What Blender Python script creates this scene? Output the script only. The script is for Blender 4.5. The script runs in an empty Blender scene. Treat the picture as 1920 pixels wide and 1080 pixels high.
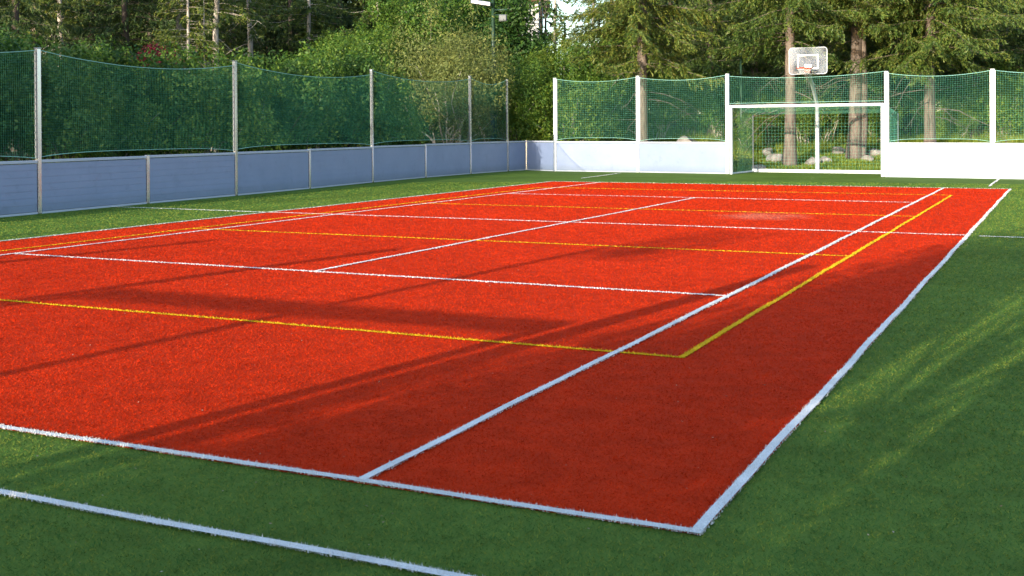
import bpy, math, random
import numpy as np
from mathutils import Vector, Matrix

sc = bpy.context.scene
RAD = math.radians
# ------------------------------------------------------------------ camera
CX, CY, CZ = 6.6397, -15.7249, 1.3978
R_ = Vector((0.90097133, 0.43384636, -0.00529104))
U_ = Vector((0.00191316, 0.00822216, 0.99996437))
F_ = Vector((-0.43387441, 0.90094935, -0.00657792))
cam = bpy.data.cameras.new('camera')
cam_o = bpy.data.objects.new('camera', cam)
sc.collection.objects.link(cam_o)
m = Matrix.Identity(4)
for i in range(3):
    m[i][0] = R_[i]; m[i][1] = U_[i]; m[i][2] = -F_[i]
m[0][3], m[1][3], m[2][3] = CX, CY, CZ
cam_o.matrix_world = m
cam.sensor_width = 36; cam.lens = 2166.2 / 1920 * 36; cam.shift_y = -(540 - 254.95) / 1920
cam.clip_start = 0.1; cam.clip_end = 800
sc.camera = cam_o
# ------------------------------------------------------------------ light
SUN_EL, SUN_AZ = RAD(11.5), RAD(9.3)      # the sun stands behind the near goal, slightly to the left
w = bpy.data.worlds.new("World"); sc.world = w; w.use_nodes = True
nt = w.node_tree; nt.nodes.clear()
sky = nt.nodes.new('ShaderNodeTexSky'); sky.sky_type = 'NISHITA'; sky.sun_disc = False
sky.sun_elevation = SUN_EL; sky.sun_rotation = math.pi + SUN_AZ
sky.air_density = 1.0; sky.dust_density = 1.0; sky.ozone_density = 1.8
bg = nt.nodes.new('ShaderNodeBackground'); bg.inputs[1].default_value = 0.15
ow = nt.nodes.new('ShaderNodeOutputWorld')
nt.links.new(sky.outputs[0], bg.inputs[0]); nt.links.new(bg.outputs[0], ow.inputs[0])
sl = bpy.data.lights.new('sun', 'SUN'); sl.energy = 2.35; sl.angle = RAD(0.3); sl.color = (1.0, 0.91, 0.72)
so = bpy.data.objects.new('sun', sl); sc.collection.objects.link(so)
d = Vector((math.sin(SUN_AZ) * math.cos(SUN_EL), math.cos(SUN_AZ) * math.cos(SUN_EL), -math.sin(SUN_EL)))
so.rotation_euler = d.to_track_quat('-Z', 'Y').to_euler(); so.location = (-6, -40, 20)
sc.view_settings.view_transform = 'Standard'; sc.view_settings.look = 'None'
sc.view_settings.exposure = 1.8; sc.view_settings.gamma = 1.0
sc.cycles.use_denoising = True
sc.cycles.denoiser = 'OPENIMAGEDENOISE'; sc.cycles.denoising_input_passes = 'RGB_ALBEDO_NORMAL'; sc.cycles.denoising_prefilter = 'ACCURATE'
sc.cycles.use_adaptive_sampling = False
sc.cycles.max_bounces = 6; sc.cycles.diffuse_bounces = 3; sc.cycles.transparent_max_bounces = 12

# ------------------------------------------------------------------ helpers
COL = sc.collection
rng = np.random.default_rng(7)
random.seed(5)

class MB:
    """collects verts and faces (triangles and quads) and links them as one mesh object"""
    def __init__(s): s.V = []; s.Q = []; s.T = []; s.n = 0; s.N = []
    def add(s, V, F):
        V = np.asarray(V, float).reshape(-1, 3)
        if isinstance(F, np.ndarray):
            F = F + s.n
            (s.Q if F.shape[1] == 4 else s.T).append(F)
        else:
            for f in F: s.N.append([i + s.n for i in f])
        s.V.append(V); s.n += len(V)
    def box(s, c, size, M=None):
        x, y, z = [v / 2 for v in size]
        V = np.array([(-x,-y,-z),(x,-y,-z),(x,y,-z),(-x,y,-z),(-x,-y,z),(x,-y,z),(x,y,z),(-x,y,z)], float)
        if M is not None: V = V @ np.array(M).T
        s.add(V + np.array(c), np.array([(0,3,2,1),(4,5,6,7),(0,1,5,4),(1,2,6,5),(2,3,7,6),(3,0,4,7)]))
    def bbox(s, c, size, bev=0.006, M=None):
        """box with chamfered edges along its longest sides"""
        x, y, z = [v / 2 for v in size]; b = min(bev, x * .8, y * .8, z * .8)
        V = []
        for (sx, sy, sz) in [(a, b_, c_) for a in (-1, 1) for b_ in (-1, 1) for c_ in (-1, 1)]:
            V += [(sx*(x-b), sy*(y-b), sz*z), (sx*(x-b), sy*y, sz*(z-b)), (sx*x, sy*(y-b), sz*(z-b))]
        import bmesh
        bm = bmesh.new()
        for v in V: bm.verts.new(v)
        r = bmesh.ops.convex_hull(bm, input=bm.verts)
        bm.verts.index_update()
        W = np.array([v.co[:] for v in bm.verts]); F = [[v.index for v in f.verts] for f in bm.faces]
        bm.free()
        if M is not None: W = W @ np.array(M).T
        s.add(W + np.array(c), F)
    def tube(s, pts, rad, n=8, cap=True):
        pts = np.asarray(pts, float); k = len(pts)
        rad = np.broadcast_to(np.asarray(rad, float), (k,))
        t = np.gradient(pts, axis=0); t /= np.linalg.norm(t, axis=1)[:, None] + 1e-9
        ref = np.array([0, 0, 1.]) if abs(t[0][2]) < .8 else np.array([1., 0, 0])
        a = np.cross(t, ref); a /= np.linalg.norm(a, axis=1)[:, None] + 1e-9
        b = np.cross(t, a)
        th = np.arange(n) / n * 2 * np.pi
        V = pts[:, None] + rad[:, None, None] * (a[:, None] * np.cos(th)[None, :, None] + b[:, None] * np.sin(th)[None, :, None])
        i = np.arange(k - 1)[:, None] * n; j = np.arange(n)[None]; j2 = (j + 1) % n
        Q = np.stack([i + j, i + j2, i + n + j2, i + n + j], -1).reshape(-1, 4)
        n0 = s.n
        s.add(V.reshape(-1, 3), Q)
        if cap: s.N.append([n0 + q for q in range(n)]); s.N.append([n0 + (k-1)*n + q for q in range(n)][::-1])
    def build(s, name, mat, parent=None, smooth=False, loc=None):
        V = np.concatenate(s.V) if s.V else np.zeros((0, 3))
        Q = np.concatenate(s.Q) if s.Q else np.zeros((0, 4), int)
        T = np.concatenate(s.T) if s.T else np.zeros((0, 3), int)
        L = [Q.ravel(), T.ravel()] + [np.array(f) for f in s.N]
        tot = np.concatenate([np.full(len(Q), 4), np.full(len(T), 3), np.array([len(f) for f in s.N], int)]).astype(np.int32)
        idx = np.concatenate(L).astype(np.int32)
        me = bpy.data.meshes.new(name)
        me.vertices.add(len(V)); me.vertices.foreach_set('co', V.astype(np.float32).ravel())
        me.loops.add(len(idx)); me.loops.foreach_set('vertex_index', idx)
        me.polygons.add(len(tot))
        st = np.concatenate([[0], np.cumsum(tot)[:-1]]).astype(np.int32)
        me.polygons.foreach_set('loop_start', st); me.polygons.foreach_set('loop_total', tot)
        me.polygons.foreach_set('use_smooth', np.full(len(tot), bool(smooth)))
        me.update(calc_edges=True); me.validate()
        if mat: me.materials.append(mat)
        o = bpy.data.objects.new(name, me); COL.objects.link(o)
        if parent: o.parent = parent
        if loc is not None: o.location = loc
        return o

def tag(o, label=None, cat=None, group=None, kind=None):
    for k, v in (('label', label), ('category', cat), ('group', group), ('kind', kind)):
        if v: o[k] = v
    return o
def empty(name, loc, rz=0, label=None, cat=None, group=None):
    o = bpy.data.objects.new(name, None); COL.objects.link(o)
    o.location = loc; o.rotation_euler = (0, 0, rz); o.empty_display_size = .2
    return tag(o, label, cat, group)
def copy_tree(o, parent=None):
    c = o.copy(); COL.objects.link(c); c.parent = parent
    for k in ('label', 'group'):
        if parent is None and k in c: del c[k]
    for ch in list(o.children): copy_tree(ch, c)
    return c
def terr(x, y):
    z = np.minimum(2.0, 0.10 * np.maximum(0, np.asarray(y, float) - 20.9))
    zl = np.minimum(1.6, 0.07 * np.maximum(0, -np.asarray(x, float) - 11.5))
    return np.maximum(z, zl)
def ray(px, dist):
    """ground spot at a bearing (given by photo column) and a walking distance from the tripod"""
    k = (px - 960) / 2166.2
    x = CX + dist * (F_.x + k * R_.x); y = CY + dist * (F_.y + k * R_.y)
    return x, y, float(terr(x, y))

# ------------------------------------------------------------------ materials
def M(name, rough=.7, metal=0.0):
    m = bpy.data.materials.new(name); m.use_nodes = True
    b = m.node_tree.nodes['Principled BSDF']; b.inputs['Roughness'].default_value = rough
    b.inputs['Metallic'].default_value = metal
    return m, m.node_tree, b
def node(nt, t, **kw):
    n = nt.nodes.new(t)
    for k, v in kw.items(): setattr(n, k, v)
    return n
def ramp(nt, fac, cols, pos=None):
    r = nt.nodes.new('ShaderNodeValToRGB'); e = r.color_ramp.elements
    n = len(cols)
    while len(e) < n: e.new(.5)
    for i, c in enumerate(cols):
        e[i].position = pos[i] if pos else i / (n - 1); e[i].color = (*c, 1)
    nt.links.new(fac, r.inputs[0]); return r.outputs[0]
def noise(nt, scale, detail=4, rough=.6, vec=None, stretch=None):
    tc = nt.nodes.new('ShaderNodeTexCoord'); v = tc.outputs['Object']
    if stretch:
        mp = nt.nodes.new('ShaderNodeMapping'); mp.inputs['Scale'].default_value = stretch
        nt.links.new(v, mp.inputs[0]); v = mp.outputs[0]
    n = nt.nodes.new('ShaderNodeTexNoise'); n.inputs['Scale'].default_value = scale
    n.inputs['Detail'].default_value = detail; n.inputs['Roughness'].default_value = rough
    nt.links.new(v, n.inputs['Vector']); return n.outputs['Fac']
def mix(nt, fac, a, b, mode='MIX'):
    n = nt.nodes.new('ShaderNodeMix'); n.data_type = 'RGBA'; n.blend_type = mode
    if isinstance(fac, float): n.inputs[0].default_value = fac
    else: nt.links.new(fac, n.inputs[0])
    for s, q in ((6, a), (7, b)):
        if isinstance(q, tuple): n.inputs[s].default_value = (*q, 1)
        else: nt.links.new(q, n.inputs[s])
    return n.outputs[2]
def bump(nt, b, h, strength=.4, dist=.01):
    n = nt.nodes.new('ShaderNodeBump'); n.inputs['Strength'].default_value = strength
    n.inputs['Distance'].default_value = dist
    nt.links.new(h, n.inputs['Height']); nt.links.new(n.outputs[0], b.inputs['Normal'])

def turf(name, cols, dark, patch=None, rough=.75):
    m, nt, b = M(name, rough)
    rnd = node(nt, 'ShaderNodeNewGeometry').outputs['Random Per Island']
    c = ramp(nt, rnd, cols)
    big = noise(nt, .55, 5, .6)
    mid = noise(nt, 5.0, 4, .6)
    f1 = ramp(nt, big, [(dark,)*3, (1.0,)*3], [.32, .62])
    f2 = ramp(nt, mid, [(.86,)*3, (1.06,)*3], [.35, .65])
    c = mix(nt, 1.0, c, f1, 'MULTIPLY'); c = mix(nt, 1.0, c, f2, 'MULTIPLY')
    fine = ramp(nt, noise(nt, 160, 2, .6), [(.86,)*3, (1.12,)*3], [.35, .65])
    c = mix(nt, 1.0, c, fine, 'MULTIPLY')
    if patch: c = patch(nt, c)
    nt.links.new(c, b.inputs['Base Color'])
    bump(nt, b, noise(nt, 220, 2, .7), .5, .008)
    b.inputs['Specular IOR Level'].default_value = .03
    return m
def worn(nt, c):
    """pale sand rubbed into the carpet in the far right service box"""
    tc = node(nt, 'ShaderNodeTexCoord')
    mp = node(nt, 'ShaderNodeMapping'); mp.inputs['Location'].default_value = (-2.35, -2.2, 0)
    nt.links.new(tc.outputs['Object'], mp.inputs[0])
    mp2 = node(nt, 'ShaderNodeMapping'); mp2.inputs['Scale'].default_value = (.70, .62, 1); mp2.inputs['Rotation'].default_value = (0, 0, .25)
    nt.links.new(mp.outputs[0], mp2.inputs[0])
    g = node(nt, 'ShaderNodeTexGradient', gradient_type='SPHERICAL'); nt.links.new(mp2.outputs[0], g.inputs[0])
    n = noise(nt, 2.6, 5, .65)
    mm = node(nt, 'ShaderNodeMath', operation='MULTIPLY'); nt.links.new(g.outputs['Fac'], mm.inputs[0]); nt.links.new(n, mm.inputs[1])
    f = ramp(nt, mm.outputs[0], [(0,)*3, (.42,)*3], [.20, .48])
    return mix(nt, f, c, (.62, .26, .17))
m_red = turf('red_turf', [(.54, .024, .003), (.59, .032, .004), (.64, .042, .007)], .88, worn)
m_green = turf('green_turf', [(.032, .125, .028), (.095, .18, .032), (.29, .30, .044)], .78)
m_white = turf('white_turf', [(.72, .69, .66), (.82, .78, .75), (.90, .86, .82)], .95)
m_yel = turf('yellow_turf', [(.62, .36, .01), (.72, .44, .015), (.8, .5, .03)], .95)

def leafm(name, cols, trans=.35):
    m = bpy.data.materials.new(name); m.use_nodes = True; nt = m.node_tree
    b = nt.nodes['Principled BSDF']; out = nt.nodes['Material Output']
    rnd = node(nt, 'ShaderNodeNewGeometry').outputs['Random Per Island']
    c = ramp(nt, rnd, cols)
    oi = node(nt, 'ShaderNodeObjectInfo')
    f = ramp(nt, oi.outputs['Random'], [(.75, .85, .8), (1.0, 1.0, 1.0), (1.2, 1.08, .9)])
    c = mix(nt, 1.0, c, f, 'MULTIPLY')
    f2 = ramp(nt, noise(nt, 1.1, 3, .6), [(.7, .8, .8), (1.2, 1.12, 1.0)], [.35, .65])
    c = mix(nt, 1.0, c, f2, 'MULTIPLY')
    nt.links.new(c, b.inputs['Base Color']); b.inputs['Roughness'].default_value = .55
    b.inputs['Specular IOR Level'].default_value = .35
    t = node(nt, 'ShaderNodeBsdfTranslucent'); nt.links.new(c, t.inputs[0])
    ms = node(nt, 'ShaderNodeMixShader'); ms.inputs[0].default_value = trans
    nt.links.new(b.outputs[0], ms.inputs[1]); nt.links.new(t.outputs[0], ms.inputs[2])
    nt.links.new(ms.outputs[0], out.inputs[0]); return m
L_mid = leafm('leaf_green', [(.034, .098, .013), (.085, .168, .021), (.18, .255, .036)])
L_dark = leafm('leaf_dark_green', [(.025, .075, .014), (.045, .11, .018), (.08, .15, .024)])
L_lime = leafm('leaf_lime', [(.07, .135, .014), (.13, .205, .022), (.23, .285, .038)])
L_willow = leafm('leaf_willow', [(.08, .115, .03), (.15, .185, .05), (.26, .28, .09)])
L_needle = leafm('spruce_needles', [(.028, .065, .013), (.07, .12, .018), (.145, .185, .032), (.14, .135, .03)], .2)
L_needle2 = leafm('dark_needles', [(.018, .045, .014), (.042, .075, .017), (.085, .115, .026)], .15)
L_needle3 = leafm('mid_needles', [(.022, .055, .012), (.055, .095, .017), (.11, .15, .028)], .2)
L_red = leafm('leaf_red', [(.10, .006, .02), (.20, .012, .03), (.07, .008, .02)])
L_rust = leafm('leaf_rust', [(.22, .07, .02), (.28, .10, .02), (.14, .09, .02)])
L_grass = leafm('wild_grass', [(.08, .15, .018), (.15, .24, .027), (.28, .31, .06)])
L_flower = leafm('yellow_flowers', [(.35, .30, .03), (.25, .25, .04), (.15, .2, .03)])

def barkm(name, a, b_, c_):
    m, nt, b = M(name, .9)
    n = noise(nt, 9, 6, .7, stretch=(1, 1, .22))
    col = ramp(nt, n, [a, b_, c_], [.3, .5, .7])
    nt.links.new(col, b.inputs['Base Color'])
    bump(nt, b, noise(nt, 22, 5, .7, stretch=(1, 1, .3)), .9, .03); return m
B_spruce = barkm('spruce_bark', (.06, .045, .038), (.145, .11, .09), (.23, .18, .15))
B_pale = barkm('pale_bark', (.22, .17, .14), (.40, .34, .29), (.5, .45, .4))
B_dark = barkm('dark_bark', (.03, .022, .018), (.07, .05, .04), (.12, .09, .07))

m_panel, nt, b = M('painted_board', .38)
c = ramp(nt, noise(nt, 1.7, 5, .6), [(.185, .235, .375), (.215, .265, .42)], [.3, .7])
sc_ = ramp(nt, noise(nt, 4.5, 7, .75), [(.90,)*3, (1.0,)*3], [.36, .44])      # ball scuffs
c = mix(nt, 1.0, c, sc_, 'MULTIPLY')
sx = node(nt, 'ShaderNodeSeparateXYZ'); tcx = node(nt, 'ShaderNodeTexCoord'); nt.links.new(tcx.outputs['Object'], sx.inputs[0])
ad = node(nt, 'ShaderNodeMath', operation='MULTIPLY_ADD'); nt.links.new(noise(nt, 7, 6, .7), ad.inputs[0]); ad.inputs[1].default_value = -.16; nt.links.new(sx.outputs['Z'], ad.inputs[2])
gr_ = ramp(nt, ad.outputs[0], [(.84, .85, .80), (1, 1, 1)], [-.0, .16])      # splashed dirt along the foot
c = mix(nt, 1.0, c, gr_, 'MULTIPLY')
nt.links.new(c, b.inputs['Base Color'])
m_rail, nt, b = M('rail_paint', .4)
c = ramp(nt, noise(nt, 3, 4, .6), [(.36, .39, .47), (.44, .47, .55)]); nt.links.new(c, b.inputs['Base Color'])
m_alu, nt, b = M('aluminium', .24, .9)
c = ramp(nt, noise(nt, 5, 4, .6, stretch=(1, 1, .4)), [(.42, .43, .47), (.55, .56, .60)], [.3, .7])
nt.links.new(c, b.inputs['Base Color'])
m_whitemetal, nt, b = M('white_metal', .35)
c = ramp(nt, noise(nt, 6, 4, .6), [(.50, .52, .56), (.60, .62, .66)], [.3, .65]); nt.links.new(c, b.inputs['Base Color'])
m_net_lit, nt, b = M('green_net_lit', .5)  # net green lightened, sunlight on the far nets put into the colour
c = ramp(nt, noise(nt, 3, 3, .6), [(.10, .38, .26), (.16, .48, .36)], [.3, .7]); nt.links.new(c, b.inputs['Base Color'])
m_net_shade, nt, b = M('green_net_shaded', .6)  # the same net darkened, shade of the left side painted into its threads
c = ramp(nt, noise(nt, 3, 3, .6), [(.025, .20, .13), (.045, .27, .18)], [.3, .7]); nt.links.new(c, b.inputs['Base Color'])
m_rope, nt, b = M('net_rope', .7)
c = ramp(nt, noise(nt, 60, 2, .6), [(.16, .38, .32), (.26, .50, .42)]); nt.links.new(c, b.inputs['Base Color'])
m_netw, nt, b = M('white_net', .6)
c = ramp(nt, noise(nt, 30, 2, .6), [(.5, .5, .48), (.7, .7, .68)]); nt.links.new(c, b.inputs['Base Color'])
m_dark, nt, b = M('dark_slot', .6)
c = ramp(nt, noise(nt, 8, 2), [(.03, .03, .035), (.06, .06, .065)]); nt.links.new(c, b.inputs['Base Color'])
m_greysteel, nt, b = M('grey_steel', .5)
c = ramp(nt, noise(nt, 5, 4), [(.10, .11, .12), (.18, .19, .2)]); nt.links.new(c, b.inputs['Base Color'])
m_greenpole, nt, b = M('green_paint', .45)
c = ramp(nt, noise(nt, 5, 4), [(.015, .045, .03), (.03, .07, .045)]); nt.links.new(c, b.inputs['Base Color'])
m_orange, nt, b = M('orange_paint', .4)
c = ramp(nt, noise(nt, 9, 3), [(.42, .04, .008), (.50, .055, .012)]); nt.links.new(c, b.inputs['Base Color'])
m_board, nt, b = M('acrylic', .22)
c = ramp(nt, noise(nt, 2.2, 3, .5), [(.26, .29, .36), (.36, .40, .48)], [.38, .62]); nt.links.new(c, b.inputs['Base Color'])
a_ = ramp(nt, noise(nt, 2.0, 2, .5), [(.10,)*3, (.34,)*3], [.35, .65]); b.inputs['Specular IOR Level'].default_value = .1; nt.links.new(a_, b.inputs['Alpha'])
m_stone, nt, b = M('boulder_stone', .9)
c = ramp(nt, noise(nt, 4, 6, .7), [(.10, .09, .075), (.26, .23, .21), (.40, .37, .36)], [.3, .5, .7]); nt.links.new(c, b.inputs['Base Color'])
bump(nt, b, noise(nt, 7, 6, .7), .8, .08)
m_soil, nt, b = M('forest_floor', .95)
c = ramp(nt, noise(nt, .9, 8, .7), [(.035, .035, .018), (.05, .085, .02), (.09, .12, .03), (.12, .10, .055)], [.3, .45, .6, .75])
nt.links.new(c, b.inputs['Base Color']); bump(nt, b, noise(nt, 5, 6, .7), .8, .1)
m_gravel, nt, b = M('gravel', .9)
c = ramp(nt, noise(nt, 30, 4, .7), [(.12, .11, .12), (.28, .26, .27)], [.35, .65]); nt.links.new(c, b.inputs['Base Color'])
m_litter, nt, b = M('dry_leaf', .8)
c = ramp(nt, node(nt, 'ShaderNodeNewGeometry').outputs['Random Per Island'], [(.30, .14, .07), (.42, .34, .24), (.22, .09, .05)]); nt.links.new(c, b.inputs['Base Color'])
m_house, nt, b = M('white_render', .8)
c = ramp(nt, noise(nt, 3, 4), [(.68, .67, .66), (.8, .79, .78)]); nt.links.new(c, b.inputs['Base Color'])
m_roof, nt, b = M('roof_tiles', .8)
c = ramp(nt, noise(nt, 12, 3), [(.10, .05, .04), (.2, .1, .07)]); nt.links.new(c, b.inputs['Base Color'])
m_glass, nt, b = M('window_glass', .08)
c = ramp(nt, noise(nt, 2, 2), [(.03, .04, .06), (.08, .1, .13)]); nt.links.new(c, b.inputs['Base Color'])

# ------------------------------------------------------------------ surveyed layout
# barrier line: (x, y, barrier height, post height or None for a short post)
LEFT = [(-8.85,-4.38,.90,None), (-8.985,-1.66,.91,2.784), (-9.17,1.08,.915,None), (-9.276,3.80,.93,2.85), (-9.48,6.72,.925,None),
        (-9.815,9.98,.955,2.951), (-9.98,13.04,.955,None), (-10.0,15.85,.98,3.013), (-9.86,18.2,.982,2.995)]
CORNER = [(-9.86,18.2,.982,None), (-9.68,19.25,.985,None), (-8.36,18.67,.99,3.012)]
BACKL = [(-8.36,18.67,.985,3.012), (-5.5,18.60,.96,3.01), (-2.55,18.25,.96,2.988)]
BACKR = [(2.11,17.55,.955,2.912), (4.84,17.31,.95,2.892), (7.7,17.05,.94,2.89)]

# ------------------------------------------------------------------ ground
def grid(x0, x1, y0, y1, nx, ny, zf, name, mat):
    X, Y = np.meshgrid(np.linspace(x0, x1, nx), np.linspace(y0, y1, ny))
    Z = zf(X, Y)
    i = (np.arange(ny - 1)[:, None] * nx + np.arange(nx - 1)[None]).ravel()
    b = MB(); b.add(np.stack([X, Y, Z], -1).reshape(-1, 3), np.stack([i, i + 1, i + nx + 1, i + nx], -1))
    return b.build(name, mat, smooth=True)
def tz(X, Y):
    inside = (X > -10.4) & (X < 9.9) & (Y > -20) & (Y < 20.6)
    z = terr(X, Y) - .03 + np.where(inside, -.05, .0)
    out = np.maximum(np.maximum(-X - 13, X - 12), np.maximum(Y - 23, -Y - 22))
    return z + np.clip(out / 6, 0, 1) * (.18 * np.sin(X * .7 + 1) * np.cos(Y * .5) + .1 * np.sin(X * 1.9) * np.sin(Y * 1.3))
tag(grid(-140, 120, -90, 190, 400, 420, tz, 'ground', m_soil), kind='structure')

# blades of the artificial grass, each a leaning triangle; finer close to the tripod
def blades(x, y, dist, h, wscale=1.0, ln=2.4):
    n = len(x)
    wd = (.0030 + .0007 * np.maximum(0, dist - 4)) * wscale * rng.uniform(.7, 1.3, n)
    hh = h * rng.uniform(.6, 1.25, n)
    th = rng.uniform(0, 2 * np.pi, n); ph = rng.uniform(0, 2 * np.pi, n)
    lean = rng.uniform(.3 * ln, ln, n) * hh
    a = np.stack([np.cos(th), np.sin(th), np.zeros(n)], 1) * (wd / 2)[:, None]
    base = np.stack([x, y, np.full(n, .004)], 1)
    tip = base + np.stack([np.cos(ph) * lean, np.sin(ph) * lean, hh], 1)
    V = np.stack([base - a, base + a, tip], 1).reshape(-1, 3)
    return V, np.arange(3 * n).reshape(-1, 3)
N0 = 1.0
def sample(n0, rmin, rmax, p=1.5):
    """points in the wedge of ground ahead of the tripod, density n0*(4/d)^p per square metre"""
    ang = (-math.atan2(F_.x, F_.y))
    half = RAD(28)
    # pdf in d ~ d^(1-p)
    k = 2 - p
    tot = n0 * 4 ** p * (2 * half) * (rmax ** k - rmin ** k) / k
    n = int(tot * N0)
    u = rng.random(n); dd = (rmin ** k + u * (rmax ** k - rmin ** k)) ** (1 / k)
    t = ang + rng.uniform(-half, half, n)
    return CX - np.sin(t) * dd, CY + np.cos(t) * dd, dd
W_LINES = [  # x0,y0,x1,y1 of each white stripe's centre line
    (5.485,-11.91,5.485,11.91), (-5.485,-11.91,-5.485,11.91), (-5.51,-11.885,5.51,-11.885), (-5.51,11.885,5.51,11.885),
    (4.115,-11.885,4.115,11.885), (-4.115,-11.885,-4.115,11.885), (-4.115,-6.4,4.115,-6.4), (-4.115,6.4,4.115,6.4),
    (0,-6.4,0,6.4), (-5.485,0,5.485,0), (-9.13,.08,-5.55,-.02), (5.62,-.06,9.2,-.1),
    (-9.0,-12.585,5.02,-12.585), (5.0,-12.585,5.0,-17.2), (-5.6,13.0,5.0,12.93), (5.0,12.93,5.0,17.0), (-5.47,13.83,-5.73,17.68)]
Y_LINES = [(4.525,-9.0,4.525,9.0), (-4.5,-9.0,-4.5,9.0), (-4.525,-9.0,4.55,-9.0), (-4.525,9.0,4.55,9.0), (-4.5,-3,4.5,-3), (-4.5,3,4.5,3)]
W_LINES = [l for l in W_LINES if l[:2] != (-5.6, 13.0)]
HALF = .026
def dist_to(x, y, L):
    x0, y0, x1, y1 = L; dx, dy = x1 - x0, y1 - y0; l2 = dx*dx + dy*dy
    t = np.clip(((x - x0) * dx + (y - y0) * dy) / l2, 0, 1)
    return np.hypot(x - x0 - t * dx, y - y0 - t * dy)
def sheet(b, x0, x1, y0, y1, z): b.add([(x0,y0,z),(x1,y0,z),(x1,y1,z),(x0,y1,z)], np.array([[0,1,2,3]]))
def stripe(b, L, hw, z):
    x0, y0, x1, y1 = L; dx, dy = x1 - x0, y1 - y0; l = math.hypot(dx, dy); nx, ny = -dy / l * hw, dx / l * hw
    n = max(2, int(l / .25)); t = np.linspace(0, 1, n)
    wob = .004 * np.sin(t * l * 2.1 + x0) + .003 * np.sin(t * l * 5.3 + y0)
    cx = x0 + dx * t + nx / hw * wob; cy = y0 + dy * t + ny / hw * wob
    V = np.concatenate([np.stack([cx - nx, cy - ny, np.full(n, z)], 1), np.stack([cx + nx, cy + ny, np.full(n, z)], 1)])
    i = np.arange(n - 1)
    b.add(V, np.stack([i, i + 1, n + i + 1, n + i], 1))
gx, gy, gd = sample(13500, 3.0, 30.0)
dw = np.min([dist_to(gx, gy, L) for L in W_LINES], 0)
dy_ = np.min([dist_to(gx, gy, L) for L in Y_LINES], 0)
on_w = dw < HALF - .004; on_y = (dy_ < HALF - .006) & ~on_w
isred = (np.abs(gx) < 5.47) & (np.abs(gy) < 11.87)
inpitch = (gx > -8.8) & (gx < 9.5) & (gy < 17.2)
redb, grb, whb, ylb = MB(), MB(), MB(), MB()
sheet(redb, -5.5, 5.5, -11.9, 11.9, .004)
s_ = isred & ~on_w & ~on_y; redb.add(*blades(gx[s_], gy[s_], gd[s_], .0075))
# the green carpet fills the barrier outline (and the goal mouths)
grb.add([(-9.9,-18.9,0),(9.6,-18.9,0),(9.6,17.3,0),(2.2,17.6,0),(2.2,20.1,0),(-2.6,20.5,0),(-2.6,18.3,0),(-8.36,18.75,0),(-9.7,19.3,0),(-10.03,16,0),(-9.9,12,0),(-9.5,6.7,0),(-9.2,1,0),(-9.0,-4,0)], [list(range(14))])
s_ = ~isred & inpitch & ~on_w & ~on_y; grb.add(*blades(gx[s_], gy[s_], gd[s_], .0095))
tag(redb.build('red_court', m_red), kind='structure')
tag(grb.build('green_turf', m_green), kind='structure')
for L in W_LINES: stripe(whb, L, HALF - .006, .0125 if abs(L[0]-L[2]) > abs(L[1]-L[3]) else .0145)
for L in Y_LINES: stripe(ylb, L, HALF - .008, .0085 if abs(L[0]-L[2]) > abs(L[1]-L[3]) else .0105)
def line_blades(b, LS, hw, h, zoff):
    for L in LS:
        x0, y0, x1, y1 = L; l = math.hypot(x1-x0, y1-y0); ux, uy = (x1-x0)/l, (y1-y0)/l
        k = 200; t = (np.arange(k) + .5) / k; px = x0 + (x1-x0)*t; py = y0 + (y1-y0)*t
        dd = np.maximum(3.5, np.hypot(px - CX, py - CY))
        ah = (px - CX) * F_.x + (py - CY) * F_.y
        cnt = (26000 * (4 / dd) ** 1.5 * l / k * hw * 2 * (ah > 0)).astype(int)
        idx = np.repeat(np.arange(k), cnt); n = len(idx)
        if n == 0: continue
        tt = (idx + rng.random(n)) / k
        tw = rng.uniform(-hw, hw, n) * rng.uniform(.85, 1.12, n) + .004 * np.sin(tt * l * 2.1 + x0)
        V, F = blades(x0 + (x1-x0)*tt - uy*tw, y0 + (y1-y0)*tt + ux*tw, dd[idx], h, 1.0, .8)
        V[:, 2] += zoff; b.add(V, F)
line_blades(whb, W_LINES, HALF, .011, .004)
line_blades(ylb, Y_LINES, HALF - .003, .011, .003)
tag(whb.build('white_court_lines', m_white), kind='structure')
tag(ylb.build('yellow_court_lines', m_yel), kind='structure')
# bits of dry leaf lying about
lb = MB(); lx, ly, ld = sample(9.0, 3.5, 24, 1.0)
n = len(lx); s_ = (lx > -8.8) & (ly < 17); lx, ly, ld = lx[s_], ly[s_], ld[s_]; n = len(lx)
sz = rng.uniform(.003, .007, n); th = rng.uniform(0, 6.28, n)
a = np.stack([np.cos(th), np.sin(th), rng.uniform(-.3,.5,n)], 1) * sz[:, None]; c_ = np.stack([-np.sin(th), np.cos(th), rng.uniform(-.3,.5,n)], 1) * sz[:, None] * .5
P = np.stack([lx, ly, np.full(n, .019)], 1)
lb.add(np.stack([P - a, P + c_, P + a, P - c_], 1).reshape(-1, 3), np.arange(4*n).reshape(-1, 4))
tag(lb.build('leaf_litter', m_litter), 'tiny bits of dry leaf scattered on the turf', 'leaf litter', kind='stuff')
gb = MB(); X, Y = np.meshgrid(np.linspace(-9.5, -2.9, 24), np.linspace(22.0, 26.5, 16)); Z = tz(X, Y) + .02 + .02*np.sin(X*3+Y*2)
i = (np.arange(15)[:, None] * 24 + np.arange(23)[None]).ravel(); gb.add(np.stack([X, Y, Z], -1).reshape(-1, 3), np.stack([i, i+1, i+25, i+24], -1))
tag(gb.build('gravel_path', m_gravel), kind='structure')

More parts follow.
